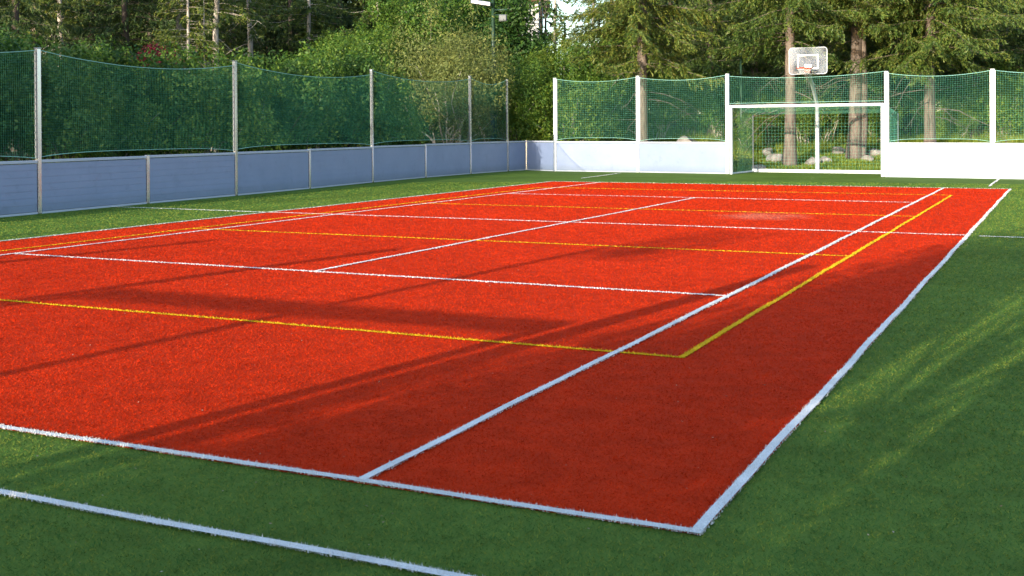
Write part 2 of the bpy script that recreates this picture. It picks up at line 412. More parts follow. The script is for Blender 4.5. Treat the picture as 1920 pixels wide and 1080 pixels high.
# ------------------------------------------------------------------ barrier, posts and nets
def netting(b, P, Q, z0, z1, cell, r, sag=.11, rise=.07, bow=.0):
    P = np.array(P[:2], float); Q = np.array(Q[:2], float); L = np.linalg.norm(Q - P); u = (Q - P) / L; nrm = np.array([-u[1], u[0]])
    top = lambda t: z1 - sag * 4 * t * (1 - t)
    bot = lambda t: z0 + rise * (1 - (2 * t - 1) ** 4)
    def pt(t, s):
        z = bot(t) + (top(t) - bot(t)) * s
        off = bow * np.sin(np.pi * t) * np.sin(np.pi * s) + .008*np.sin(t*23+s*5)
        xy = P + np.outer(t, Q - P) + np.outer(off, nrm)
        return np.column_stack([xy, z])
    nv = int(L / cell); nh = int((z1 - z0) / cell)
    def strand(pts):     # square-section thread
        k = len(pts); tdir = np.gradient(pts, axis=0); tdir /= np.linalg.norm(tdir, axis=1)[:, None]
        n3 = np.array([nrm[0], nrm[1], 0]); s3 = np.cross(tdir, n3)
        V = np.stack([pts + n3*r, pts + s3*r, pts - n3*r, pts - s3*r], 1).reshape(-1, 3)
        i = np.arange(k-1)[:, None]*4; j = np.arange(4)[None]; j2 = (j+1) % 4
        b.add(V, np.stack([i+j, i+j2, i+4+j2, i+4+j], -1).reshape(-1, 4))
    for i in range(1, nv):
        t = np.full(5, i / nv); strand(pt(t, np.linspace(0, 1, 5)))
    for j in range(1, nh):
        t = np.linspace(0, 1, 22); strand(pt(t, np.full(22, j / nh)))
    t = np.linspace(0, 1, 22)
    return pt(t, np.ones(22)), pt(t, np.zeros(22))
def barrier(root, pts, nets, cell, r, first=True, last=True, labels=True, postmat=None, sag=.11, netmat=None, pw=.082):
    pm = postmat or m_alu
    for k in range(len(pts) - 1):
        a, b_ = np.array(pts[k][:2]), np.array(pts[k+1][:2]); h = (pts[k][2] + pts[k+1][2]) / 2
        L = np.linalg.norm(b_ - a); u = (b_ - a) / L; ang = math.atan2(u[1], u[0]); mid = (a + b_) / 2
        Mz = [(u[0], -u[1], 0), (u[1], u[0], 0), (0, 0, 1)]
        mb = MB(); lo = .035; n = 7; ph = (h - .055 - lo) / n     # planks with shadow gaps
        for j in range(n):
            mb.box((mid[0], mid[1], lo + ph * (j + .5)), (L - .10, .028, ph - .014), Mz)
        mb.box((mid[0], mid[1], lo + ph * n / 2), (L - .102, .016, ph * n - .01), Mz)
        pn = mb.build('board_panel', m_panel, root)
        mb = MB(); mb.bbox((mid[0], mid[1], h - .026), (L - .085, .06, .05), .006, Mz); mb.build('top_rail', m_rail, root)
        mb = MB(); mb.bbox((mid[0], mid[1], .016), (L - .09, .045, .034), .004, Mz); mb.build('bottom_rail', m_rail, root)
    for k, (x, y, h, ph) in enumerate(pts):
        if (k == 0 and not first) or (k == len(pts)-1 and not last): continue
        a = np.array(pts[max(0, k-1)][:2]); b_ = np.array(pts[min(len(pts)-1, k+1)][:2]); u = (b_ - a) / np.linalg.norm(b_ - a)
        Mz = [(u[0], -u[1], 0), (u[1], u[0], 0), (0, 0, 1)]
        H = ph if ph else h + .012
        mb = MB(); mb.bbox((x, y, H / 2), (pw, .066 if postmat is None else pw, H), .008, Mz)
        if ph: mb.bbox((x, y, H + .006), (pw + .008, pw + .008, .012), .004, Mz)
        po = mb.build('post', pm, root)
        if ph:      # net track with lacing hooks beside the post
            for sgn in (-1, 1):
                if (k == 0 and sgn < 0) or (k == len(pts)-1 and sgn > 0): continue
                mb = MB(); o = u * sgn * (pw / 2 + .011)
                mb.box((x + o[0], y + o[1], (h + H) / 2), (.016, .03, H - h - .06), Mz)
                z = h + .1
                while z < H - .05 and postmat is None:
                    mb.box((x + o[0] * 1.35, y + o[1] * 1.35, z), (.022, .012, .018), Mz); z += .12
                mb.build('net_track', m_greysteel if postmat is None else pm, po)
    for (i, j) in nets:
        P, Q = pts[i], pts[j]; u = np.array([Q[0]-P[0], Q[1]-P[1]]); u = u / np.linalg.norm(u) * .065
        P2 = (P[0]+u[0], P[1]+u[1]); Q2 = (Q[0]-u[0], Q[1]-u[1])
        mb = MB(); top, bot = netting(mb, P2, Q2, max(P[2], Q[2]) + .03, min(P[3], Q[3]) - .03, cell, r, sag=sag, bow=random.uniform(-.06, .06))
        ne = mb.build('net', netmat or m_net_shade, root)
        for line, rr in ((top, .0075), (bot, .0065)):
            mb = MB(); mb.tube(line, rr, 6); mb.build('border_rope', m_rope, ne)
CELL_L, CELL_B, RT = .045, .062, .0013
fl = empty('pitch_fence', (0, 0, 0), 0, 'long fence down the left side of the pitch, shaded boards below green netting toned for shade', 'fence')
barrier(fl, LEFT, [(1, 3), (3, 5), (5, 7), (7, 8)], CELL_L, .0009, sag=.17)
mbx = MB(); t_, b2 = netting(mbx, (-8.72,-7.1), (-8.985,-1.71), .94, 2.75, CELL_L, .0009, sag=.17)
ne = mbx.build('net', m_net_shade, fl); 
for line in (t_, b2):
    mbx = MB(); mbx.tube(line, .007, 6); mbx.build('border_rope', m_rope, ne)

mbx = MB(); mbx.bbox((-8.72, -7.11, 1.385), (.082, .082, 2.77)); mbx.build('post', m_alu, fl)
ex = [(-8.72, -7.11, .9, None), LEFT[0]]; barrier(fl, ex, [], 1, 1, first=False, last=False)
fc = empty('pitch_fence', (0, 0, 0), 0, 'short low corner barrier without netting in the far left corner', 'fence')
barrier(fc, CORNER, [], 1, 1, first=False, last=False)
fb = empty('pitch_fence', (0, 0, 0), 0, 'sunlit white fence with two net bays between far corner and goal', 'fence')
barrier(fb, BACKL, [(0, 1), (1, 2)], CELL_B, RT, postmat=m_whitemetal, netmat=m_net_lit, pw=.10)
fr = empty('pitch_fence', (0, 0, 0), 0, 'sunlit white fence with netting to the right of the goal', 'fence')
barrier(fr, BACKR, [(0, 1), (1, 2)], CELL_B, RT, postmat=m_whitemetal, netmat=m_net_lit, pw=.10)

def goal(cx0, cy0, cx1, cy1, dep, H, label, s=.08):
    """small-pitch goal: square posts, crossbar, back frame and box net; origin at the left post"""
    root = empty('football_goal', (cx0, cy0, 0), math.atan2(cy1-cy0, cx1-cx0), label, 'goal')
    W = math.hypot(cx1-cx0, cy1-cy0)
    for x in (0, W):
        mb = MB(); mb.bbox((x, 0, (H - s) / 2), (s, s, H - s), .01); mb.build('post', m_whitemetal, root)
    mb = MB(); mb.bbox((W/2, 0, H - s/2), (W + s, s, s), .01); mb.build('crossbar', m_whitemetal, root)
    mb = MB(); mb.bbox((W/2, dep, .05), (W + .04, .07, .10), .01); mb.build('back_bar', m_whitemetal, root)
    for x in (0, W):
        mb = MB(); mb.bbox((x, dep/2, .03), (.05, dep - .1, .05), .008); mb.build('side_bar', m_whitemetal, root)
        mb = MB(); mb.tube([(x, dep, .1), (x, dep, 1.78)], .017, 8); mb.build('net_support', m_greysteel, root)
    c = .10; r = .0015
    mb = MB()
    def st(p, q, k=2):
        p = np.array(p, float); q = np.array(q, float); mb.tube(p + np.outer(np.linspace(0, 1, k), q - p), r, 4, cap=False)
    hz = 1.78; nW = int(W / c)
    for i in range(nW + 1):       # back and roof verticals, slightly slack
        x = i * W / nW; t = np.linspace(0, 1, 6)
        pts = np.column_stack([np.full(6, x), dep - .10*np.sin(np.pi*t)*math.sin(math.pi*i/nW), .1 + (hz-.1)*t]); mb.tube(pts, r, 4, cap=False)
        st((x, dep, hz), (x, .04, H - .04))
    for j in range(int(hz / c)):
        z = .1 + j * c; t = np.linspace(0, 1, 14); tt = (z-.1)/(hz-.1)
        mb.tube(np.column_stack([W*t, dep - .10*np.sin(np.pi*t)*math.sin(math.pi*tt), np.full(14, z)]), r, 4, cap=False)
        for x in (0, W): st((x, .05, z), (x, dep, z))
    for j in range(1, int(dep / c)):
        y = j * c; z = H + (hz - H) * y / dep; st((0, y, z), (W, y, z))
        for x in (0, W): st((x, y, .05), (x, y, z))
    mb.build('net', m_net_lit, root)
    return root
g1 = goal(-2.36, 17.93, 2.0, 17.58, 2.0, 2.05, 'white football goal with green net set in the far fence')
# netting above the far goal, strung between the two fence posts
gn = empty('ball_net', (0, 0, 0), 0, 'green netting strip strung between the fence posts above the goal', 'net')
mb = MB(); t_, b2 = netting(mb, (-2.49, 18.24), (2.04, 17.56), 2.11, 2.92, CELL_B, RT, sag=.10, rise=.0)
mb.build('mesh', m_net_lit, gn)
for line in (t_, b2):
    mb = MB(); mb.tube(line, .0075, 6); mb.build('border_rope', m_rope, gn)

def hoop(x, y, flip, label, dx=0.0, pr=.062):
    """basketball stand: pole behind the goal, slanting arm, clear board, orange ring; faces -y before flip"""
    root = empty('basketball_hoop', (x, y, 0), math.pi if flip else 0, label, 'basketball hoop')
    a = np.array
    mb = MB(); mb.tube([(0,0,0),(0,0,2.02)], pr, 14); mb.bbox((0,0,.015), (.32,.32,.03)); mb.build('pole', m_whitemetal, root, True)
    mb = MB(); mb.tube([(0,.0,1.99),(.02,-.10,2.08),(.14,-1.4,2.60),(.24,-2.72,3.10)], .055, 12); mb.build('arm', m_whitemetal, root, True)
    bx, by, bz = .30 + dx, -2.9, 3.295; Wb, Hb = 1.08, .76
    br = MB()
    for sx in (-.3, .3): br.tube([(.24,-2.6,3.05),(bx+sx,by+.02,bz+.22)], .014, 6)
    for sx in (-.25, .25): br.tube([(.24,-2.7,3.08),(bx+sx,by+.02,bz-.26)], .014, 6)
    br.bbox((bx, by+.05, bz-.2), (.2, .06, .2)); br.build('bracket', m_alu, root)
    # rounded board
    mb = MB(); rr = .09; pts = []
    for (cx, cz, a0) in ((Wb/2-rr, Hb/2-rr, 0), (-Wb/2+rr, Hb/2-rr, 90), (-Wb/2+rr, -Hb/2+rr, 180), (Wb/2-rr, -Hb/2+rr, 270)):
        for k in range(6):
            t = RAD(a0 + k * 18); pts.append((cx + rr*math.cos(t), cz + rr*math.sin(t)))
    n = len(pts); V = [(bx+p, by, bz+q) for p, q in pts] + [(bx+p, by+.014, bz+q) for p, q in pts]
    mb.add(V, [list(range(n)), list(range(n, 2*n))[::-1]] + [[i, (i+1) % n, n+(i+1) % n, n+i] for i in range(n)])
    bo = mb.build('backboard', m_board, root)
    mb = MB(); P3 = [(bx+p, by+.004, bz+q) for p, q in pts]; mb.tube(P3 + [P3[0], P3[1]], .012, 6); mb.build('board_edge', m_whitemetal, bo)
    mb = MB(); sw, sh, t = .60, .42, .04; zc = bz - .03
    mb.box((bx, by-.006, zc+sh/2-t/2), (sw, .006, t)); mb.box((bx, by-.006, zc-sh/2+t/2), (sw, .006, t))
    for sx in (-1, 1): mb.box((bx+sx*(sw/2-t/2), by-.006, zc), (t, .006, sh-2*t))
    mb.build('target_square', m_whitemetal, bo)
    rim = MB(); rc = (bx-.02, by-.37, 3.07); k = 28
    rim.tube([(rc[0]+.225*math.cos(2*math.pi*i/k), rc[1]+.225*math.sin(2*math.pi*i/k), rc[2]) for i in range(k+1)], .015, 6, cap=False)
    rim.bbox((bx, by-.06, rc[2]-.05), (.17, .10, .15), .01); rim.bbox((bx, by-.125, rc[2]-.005), (.10, .06, .02), .004)
    ri = rim.build('rim', m_orange, root)
    nb = MB()
    for i in range(12):
        a0 = 2*math.pi*i/12
        for s in (1, -1):
            pp = []
            for q in range(5):
                t = q/4; A = a0 + s*t*1.05; r = .215 - .095*t**.7; pp.append((rc[0]+r*math.cos(A), rc[1]+r*math.sin(A), rc[2]-.01-.16*t))
            nb.tube(pp, .0035, 4, cap=False)
    nb.build('hoop_net', m_netw, ri)
    return root
hoop(-.40, 20.8, False, 'basketball hoop on a white pole with clear backboard behind the far goal')
# --- the same fence, goal and hoop at the near end, behind the tripod; they throw the long shadows
NL = [(-8.3,-18.35,.95,2.9), (-5.42,-18.35,.95,2.9), (-2.68,-18.35,.95,2.9)]
NR = [(1.95,-18.35,.95,2.95), (4.84,-18.35,.95,2.9), (7.7,-18.35,.95,2.9)]
fn = empty('pitch_fence', (0, 0, 0), 0, 'fence at the near end behind the camera, left of the goal', 'fence'); barrier(fn, NL, [(0,1),(1,2)], .06, .0014, postmat=m_whitemetal, pw=.16)
fn = empty('pitch_fence', (0, 0, 0), 0, 'fence at the near end behind the camera, right of the goal', 'fence'); barrier(fn, NR, [(0,1),(1,2)], .06, .0014, postmat=m_whitemetal, pw=.16)
goal(1.74, -18.3, -2.5, -18.3, 1.7, 2.11, 'football goal at the near end behind the camera', .11)
hoop(-.50, -21.3, True, 'basketball hoop at the near end behind the camera', -.6, .08)

# ------------------------------------------------------------------ lamp mast and slim poles
lx, ly, lz = ray(926, 41.5)
lm = empty('floodlight_mast', (lx, ly, lz), RAD(20), 'tall dark green floodlight mast behind the far end of the left fence', 'floodlight')
mb = MB(); mb.tube([(0,0,-.3),(0,0,2.6),(0,0,2.61),(0,0,6.4)], [.13,.11,.085,.06], 14); mb.build('pole', m_greenpole, lm, True)
mb = MB(); mb.tube([(0,0,5.6),(.5,-.05,5.6)], .025, 8); mb.tube([(0,0,5.42),(.42,-.02,5.42)], .02, 8); mb.build('bracket', m_greenpole, lm, True)
f1 = MB(); f1.bbox((-.42,-.15,5.84), (.72,.28,.17), .03, [(1,0,0),(0,1,0),(-.16,0,1)]); f1.build('lamp_head', m_alu, lm)
f2 = MB(); f2.bbox((.36,-.08,5.3), (.28,.14,.24), .02); f2.bbox((.36,-.16,5.3), (.24,.02,.18), .008); f2.build('flood_lamp', m_greysteel, lm)
for px, dd, hh, lab in ((1060, 46, 5.0, 'thin green pole standing in front of the trees left of the far fence'), (1390, 40.5, 3.9, 'thin green pole standing behind the fence left of the hoop')):
    x, y, z = ray(px, dd); mb = MB(); mb.tube([(0,0,-.2),(0,0,hh)], .04, 10); mb.bbox((0,0,hh), (.1,.1,.05))
    o = mb.build('net_pole', m_greenpole, None, True, (x, y, z)); tag(o, lab, 'pole')

# ------------------------------------------------------------------ boulders
def boulder(x, y, s, seed, label, sq=.7):
    import bmesh
    bm = bmesh.new(); bmesh.ops.create_icosphere(bm, subdivisions=4, radius=1)
    r2 = np.random.default_rng(seed); planes = [(Vector(r2.normal(size=3)).normalized(), r2.uniform(.55, .9)) for _ in range(16)]
    for v in bm.verts:
        for n, dd in planes:
            k = v.co.dot(n)
            if k > dd: v.co -= n * (k - dd)
        v.co *= 1 + .03 * math.sin(v.co.x*9+seed) * math.cos(v.co.y*8) * math.sin(v.co.z*7)
        v.co.x *= s; v.co.y *= s * .8; v.co.z *= s * sq
    me = bpy.data.meshes.new('boulder'); bm.to_mesh(me); bm.free(); me.materials.append(m_stone)
    o = bpy.data.objects.new('boulder', me); COL.objects.link(o); o.location = (x, y, float(terr(x, y)) + s*sq*.32); o.rotation_euler = (0, 0, seed)
    tag(o, label, 'boulder', 'boulders behind the far goal')
for i, (px, dd, s, lab) in enumerate([
    (1420, 37.0, .30, 'low flat pale boulder nearest the left goal post'),
    (1455, 38.5, .42, 'tall pinkish boulder just left of the single trunk behind the goal'),
    (1440, 40.5, .30, 'small boulder up the slope left of the single trunk'),
    (1523, 37.6, .30, 'pale pointed boulder just left of the basketball pole'),
    (1546, 37.8, .26, 'pale rounded boulder just right of the basketball pole'),
    (1572, 39.8, .38, 'square pale boulder left of the twin trunks'),
    (1627, 37.6, .24, 'small pale boulder right of the twin trunks'),
    (1641, 38.8, .30, 'pale boulder by the right goal post'),
    (1495, 36.6, .16, 'little flat stone at the foot of the goal net')]):
    x, y, z = ray(px, dd); boulder(x, y, s, i + 3, lab, .55 if i in (0, 8) else .8)
x, y, z = ray(1290, 43.5); boulder(x, y, .62, 31, 'big grey boulder behind the second net bay of the far fence', .7)
x, y, z = ray(1215, 44.5); boulder(x, y, .55, 33, 'low grey boulder beside the trunk behind the far fence', .6)

# ------------------------------------------------------------------ plants
def rhombs(C, A, Bv):
    n = len(C); V = np.stack([C - A, C + Bv, C + A, C - Bv], 1).reshape(-1, 3); return V, np.arange(4*n).reshape(-1, 4)
def unit(v): return v / (np.linalg.norm(v, axis=-1, keepdims=True) + 1e-9)
def leafcloud(b, blobs, n, size, r, aspect=.5, up=.35):
    blobs = np.array(blobs, float); vol = (blobs[:, 3] * blobs[:, 4] * blobs[:, 5]) ** .67; pr = vol / vol.sum()
    k = r.choice(len(blobs), n, p=pr)
    dv = unit(r.normal(size=(n, 3))); rad = r.uniform(.25, 1, n) ** .45
    lump = 1 + .22*np.sin(dv[:,0]*5+k)*np.cos(dv[:,1]*6+k*2)
    C = blobs[k, :3] + dv * blobs[k, 3:] * (rad*lump)[:, None]
    out = unit(dv + r.normal(size=(n, 3)) * .7 + np.array([0, 0, up]))     # leaf normal
    t = unit(np.cross(out, r.normal(size=(n, 3)))); s = size * r.uniform(.45, 1.5, n)
    A = t * (s / 2)[:, None]; Bv = np.cross(out, t) * (s * aspect / 2)[:, None]
    V, F = rhombs(C, A, Bv); b.add(V, F)
def limb(b, p0, p1, r0, r1, r, k=6, wob=.12, n=7):
    p0, p1 = np.array(p0, float), np.array(p1, float); t = np.linspace(0, 1, k)
    P = p0 + np.outer(t, p1 - p0); L = np.linalg.norm(p1 - p0)
    P[1:-1] += r.normal(size=(k-2, 3)) * wob * L * .25
    b.tube(P, r0 + (r1 - r0) * t, n, cap=False)
def broadleaf(name, H, R, seed, leaves, leafmat, bark, n=9000, size=.09, trunk_h=.5, stems=1, aspect=.5, blobn=16):
    r = np.random.default_rng(seed); root = empty(name, (0, 0, 0))
    blobs = []
    zc = (H + trunk_h) / 2; hz = (H - trunk_h) / 2
    for i in range(blobn):
        dv = unit(r.normal(size=3)); q = r.uniform(.25, .78)
        c = np.array([dv[0]*R*q, dv[1]*R*q, zc + dv[2]*hz*q]); s = r.uniform(.24, .42)
        blobs.append((*c, R*s, R*s, hz*s*r.uniform(.7, 1.1)))
    blobs.append((0, 0, zc, R*.4, R*.4, hz*.5))
    b = MB(); leafcloud(b, blobs, n, size, r, aspect)
    # stray shoots that break the outline
    m_ = 26
    m_ = 60
    for i in range(m_):
        dv = unit(r.normal(size=3) + np.array([0, 0, .6])); c = np.array([dv[0]*R, dv[1]*R, zc + dv[2]*hz]) * np.array([.8, .8, 1])
        leafcloud(b, [(*(c*[1,1,.9]+[0,0,.06*zc]), .07*R+.05, .07*R+.05, .22*hz)], 45, size, r, aspect)
    tb = MB()
    for s in range(stems):
        x0, y0 = (0, 0) if stems == 1 else r.uniform(-.2, .2, 2) * R
        r0 = .03 + .011 * H if stems == 1 else .025 + .004 * H
        top = blobs[r.integers(len(blobs))][:3] if stems > 1 else (r.uniform(-.1,.1)*R, r.uniform(-.1,.1)*R, zc + hz*.6)
        limb(tb, (x0, y0, -.3), top, r0, r0*.3, r, 7, .06, 8)
    for bl in blobs[:12]:
        z0 = max(.2, trunk_h * .6 + r.uniform(0, .5) * (bl[2] - trunk_h)); limb(tb, (0, 0, min(z0, bl[2])), (bl[0]*1.3, bl[1]*1.3, bl[2]+.1), .012 + .004*H, .006, r, 5, .2, 5)
    tb.build('trunk' if stems == 1 else 'stems', bark, root, True)
    b.build('crown', leafmat, root)
    return root
def spruce(name, H, R, zb, seed, needles, bark, r0, dens=1.0, fine=.12, dead=8, twin=False, zfine=7.0, cut=None):
    """spruce: bare lower trunk with dead limbs, drooping sprays above"""
    r = np.random.default_rng(seed); root = empty(name, (0, 0, 0))
    tb = MB(); k = 14; z = np.linspace(-.3, H, k)
    wob = np.cumsum(r.normal(size=(k, 2)) * .02, 0); wob[0] = 0
    flare = 1 + .35 * np.exp(-np.maximum(z, 0) / .25)
    rad = (r0 * (1 - z / (H * 1.04)).clip(.04) * flare)
    tb.tube(np.column_stack([wob, z]), rad, 14)
    tx = lambda zz: np.array([np.interp(zz, z, wob[:, 0]), np.interp(zz, z, wob[:, 1]), zz])
    if twin:
        z2 = np.linspace(-.2, H*.96, 12); off = .26 + .05 * np.sin(z2) + .02*z2
        tb.tube(np.column_stack([off, .06 + 0*z2, z2]), r0*.62*(1 - z2/(H*1.0)).clip(.05), 12)
    tb.build('trunk', bark, root, True)
    db = MB()
    for i in range(dead):      # bare grey limbs below the crown
        zz = r.uniform(max(1.2, zb - 2.2), zb + .6); an = r.uniform(0, 6.28); L = r.uniform(.5, R*.8); p0 = tx(zz); t = np.linspace(0, 1, 7)
        dr = np.array([math.cos(an), math.sin(an)]); up = r.uniform(-.1, .25); dro = r.uniform(.25, .75)
        P = np.column_stack([p0[0] + dr[0]*L*t, p0[1] + dr[1]*L*t, zz + up*L*t - dro*L*t**2]); P[2:] += r.normal(size=(5, 3))*.03
        db.tube(P, .015*(1-t)+.004, 5, cap=False)
        for q in range(4):
            s0 = r.integers(2, 6); pe = P[s0] + r.normal(size=3)*np.array([.3,.3,.2]) - [0,0,.12]; db.tube([P[s0], pe], [.007, .003], 4, cap=False)
    nb = MB(); C, A, Bv = [], [], []
    zz = zb
    Ht = cut or H
    while zz < Ht - .3:
        far = zz > zfine
        f = 1 - (zz - zb) / (H - zb)
        L = R * (f ** .75) * r.uniform(.65, 1.1); 
        if zz < zb + 1.0: L *= r.uniform(.55, 1)
        an = r.uniform(0, 6.28); dr = np.array([math.cos(an), math.sin(an), 0]); sd = np.array([-dr[1], dr[0], 0]); p0 = tx(zz)
        k = 9; t = np.linspace(0, 1, k); lift = r.uniform(.02, .22); dro = r.uniform(.25, .55)
        P = p0 + np.outer(t*L, dr); P[:, 2] += L*(lift*t - dro*t**1.7 + .16*t**5); P[1:, :2] += r.normal(size=(k-1, 2))*.03*L*.3
        db.tube(P, (.006+.006*L*.5)*(1-t)+.003, 5, cap=False)
        nt_ = int(L * (9 if far else 15) * dens)
        for q in range(nt_):
            s = r.uniform(.03, 1) ** .85; side = 1 if q % 2 else -1; pos = np.array([np.interp(s, t, P[:, j]) for j in range(3)])
            tl = (.16 + .34*L*.5*(1 - s)**.6) * r.uniform(.6, 1.25)
            hd = unit(dr * .75 + sd * side * r.uniform(.3, 1.1)); m_ = max(3, int(tl / (fine * (.75 if far else .42))))
            u = np.arange(1, m_ + 1) / m_
            hang = r.uniform(.5, 1.1)
            Pt = pos + np.outer(u*tl, hd); Pt[:, 2] -= hang*tl*u**1.6
            dirs = unit(hd - np.array([0, 0, 1.0])*hang*1.4*u[:, None])
            for rep in range(2 if far else 3):
                jit = unit(dirs + r.normal(size=(m_, 3))*.42); sz = fine * (1.7 if far else 1.0) * r.uniform(.6, 1.25, m_)
                C.append(Pt + r.normal(size=(m_, 3))*.022); A.append(jit*(sz/2)[:, None]); wv = unit(np.cross(jit, r.normal(size=(m_, 3)))); Bv.append(wv*(sz*.13)[:, None])
        zz += r.uniform(.03, .10) * (2.2 if far else 1.0) / max(dens, .4)
    V, F = rhombs(np.concatenate(C), np.concatenate(A), np.concatenate(Bv)); nb.add(V, F)
    db.build('branches', bark, root, True)
    nb.build('crown', needles, root)
    return root
counts = {}
used = set()
def place(proto, x, y, z, rz, s, label, cat, group=None, sz=None):
    if proto.name not in used: used.add(proto.name); o = proto
    else: o = copy_tree(proto)
    o.location = (x, y, z); o.rotation_euler = (0, 0, rz); o.scale = (s, s, sz or s)
    tag(o, label, cat, group); return o
def at(proto, px, dd, rz, s, label, cat, group=None, sz=None, dz=0):
    x, y, z = ray(px, dd); return place(proto, x, y, z + dz, rz, s, label, cat, group, sz)

# -- the four big spruces behind the far fence
at(spruce('spruce_tree', 15, 3.4, 3.5, 11, L_needle, B_spruce, .21, 1.15, dead=9), 1203, 38.5, 0, 1, 'big spruce with reddish trunk behind the first net bay of the far fence', 'spruce')
at(spruce('spruce_tree', 15, 3.2, 3.9, 12, L_needle, B_spruce, .20, 1.1, dead=12), 1480, 37.5, 0, 1, 'spruce with single trunk seen through the goal beside the hoop', 'spruce')
at(spruce('spruce_tree', 15, 3.3, 4.3, 13, L_needle, B_spruce, .23, 1.1, dead=10, twin=True), 1600, 38.5, 0, 1, 'spruce with twin trunks seen through the right half of the goal', 'spruce')
at(spruce('spruce_tree', 15, 3.6, 3.3, 14, L_needle, B_spruce, .19, 1.2, dead=12), 1745, 37.5, 0, 1, 'spruce behind the net bay right of the goal', 'spruce')
spA = spruce('spruce_tree', 14, 3.3, 1.6, 15, L_needle3, B_spruce, .17, .8, fine=.14, dead=4)
spB = spruce('spruce_tree', 15, 3.0, 2.2, 16, L_needle2, B_dark, .17, .8, fine=.15, dead=4)
spC = spruce('spruce_tree', 14, 2.2, 4.7, 17, L_needle, B_pale, .14, .8, fine=.14, dead=8)
for i, (p_, px, dd, s, lab) in enumerate([
    (spA, 1335, 47, .95, 'spruce between the big spruce and the hoop, set further back'),
    (spA, 1415, 49, 1.05, 'spruce just left of the hoop, set back behind the slim pole'),
    (spA, 1540, 44, 1.0, 'spruce showing right of the backboard behind the twin trunks'),
    (spA, 1672, 43, .95, 'spruce between the twin trunks and the right spruce'),
    (spA, 1830, 41, 1.0, 'spruce with low sweeping boughs right of the last trunk'),
    (spA, 1930, 42, 1.05, 'spruce at the right edge of the photo'),
    (spB, 1260, 52, 1.0, 'dark spruce right of the big reddish trunk, far back'),
    (spB, 1500, 52, 1.0, 'dark spruce far behind the backboard'),
    (spB, 1610, 50, 1.05, 'dark spruce far behind the twin trunks'),
    (spB, 1720, 48, 1.0, 'dark spruce behind the right trunk'),
    (spB, 1790, 50, .95, 'dark spruce filling the gap right of the right trunk'),
    (spB, 1880, 49, 1.1, 'dark spruce behind the last bay of the far fence'),
    (spA, 1150, 50, .9, 'spruce with ragged boughs left of the big reddish trunk')]):
    at(p_, px, dd, i * 1.7, s, lab, 'spruce', 'spruces behind the far fence')
# -- conifers over the left fence: pale trunks
for i, (p_, px, dd, s, lab) in enumerate([
    (spC, 118, 40, .9, 'conifer with thin pale trunk near the upper left corner'),
    (spC, 335, 42, 1.0, 'conifer with pale trunk right of the red foliage'),
    (spC, 405, 41, 1.0, 'conifer with straight brown trunk above the second tall post'),
    (spC, 473, 45, 1.0, 'conifer with brown trunk right of the second tall post'),
    (spC, 352, 39, .62, 'short conifer with thin pale stem just right of the red foliage', ),
    (spC, 383, 39.5, .45, 'smallest conifer, a thin pale stem between two trunks'),
    (spB, 545, 50, .9, 'dark conifer with black trunk above the second net bay'),
    (spC, 576, 49, .9, 'conifer with slender tan trunk above the second net bay'),
    (spC, 712, 46, .8, 'conifer with tan trunk just right of the third tall post'),
    (spB, 30, 36, .9, 'dark conifer in the upper left corner of the photo'),
    (spB, 175, 47, 1.0, 'dark conifer behind the first net bay, right of the pale trunk'),
    (spB, 235, 40, .95, 'dark conifer left of the red foliage'),
    (spA, 285, 47, .95, 'conifer with yellowish sprays above the red foliage'),
    (spA, 370, 47, .95, 'conifer between the pale and the brown trunks'),
    (spA, 440, 51, 1.0, 'dark conifer between two brown trunks'),
    (spB, 640, 55, 1.0, 'dark conifer left of the third tall post'),
    (spB, 505, 56, 1.0, 'dark blue green conifer in the gap above the second bay'),
    (spA, 70, 45, .9, 'conifer between the left corner and the thin pale trunk')]):
    at(p_, px, dd, i * 2.3, s, lab, 'conifer', 'conifers behind the left fence')
# thin trunks against the sky, foliage high above the frame
pine = spruce('pine_tree', 13, 1.7, 5.4, 19, L_needle2, B_dark, .10, .55, fine=.17, dead=14, zfine=5.0)
pin2 = spruce('pine_tree', 13, 1.6, 5.6, 20, L_needle2, B_pale, .11, .5, fine=.17, dead=10, zfine=5.0)
for i, (p_, px, dd, s, lab) in enumerate([
    (pine, 1015, 58, 1, 'thin dark pine, left of a pair against the sky'), (pine, 1023, 60, .95, 'thin dark pine, right of a pair against the sky'),
    (pin2, 1042, 52, 1, 'slim pale pine against the sky left of the spruces'), (pin2, 1113, 54, 1, 'slim grey pine against the sky beside the big spruce')]):
    at(p_, px, dd, i * 1.3, s, lab, 'pine', 'pines against the sky')

# -- broadleaf trees and shrubs
shA = broadleaf('leafy_shrub', 3.4, 1.55, 31, 1, L_mid, B_pale, 15000, .085, .15, stems=6)
shB = broadleaf('leafy_shrub', 3.2, 1.5, 32, 1, L_dark, B_dark, 14000, .09, .1, stems=6)
shC = broadleaf('leafy_shrub', 3.0, 1.4, 33, 1, L_lime, B_pale, 14000, .075, .1, stems=6)
trA = broadleaf('broadleaf_tree', 6.4, 2.4, 34, 1, L_mid, B_pale, 24000, .11, 1.0, blobn=22)
trB = broadleaf('broadleaf_tree', 6.2, 2.3, 35, 1, L_dark, B_dark, 22000, .12, .9, blobn=22)
trC = broadleaf('broadleaf_tree', 5.6, 2.1, 36, 1, L_lime, B_pale, 22000, .10, .8, blobn=22)
wil = broadleaf('willow_shrub', 5.0, 2.6, 37, 1, L_willow, B_pale, 34000, .085, .3, stems=9, aspect=.32, blobn=30)
at(wil, 838, 38.5, 0, 1, 'large grey green willow behind the fourth net bay of the left fence', 'willow', sz=1.2)
at(wil, 945, 43.0, 2, .85, 'smaller grey green willow right of the floodlight mast', 'willow')
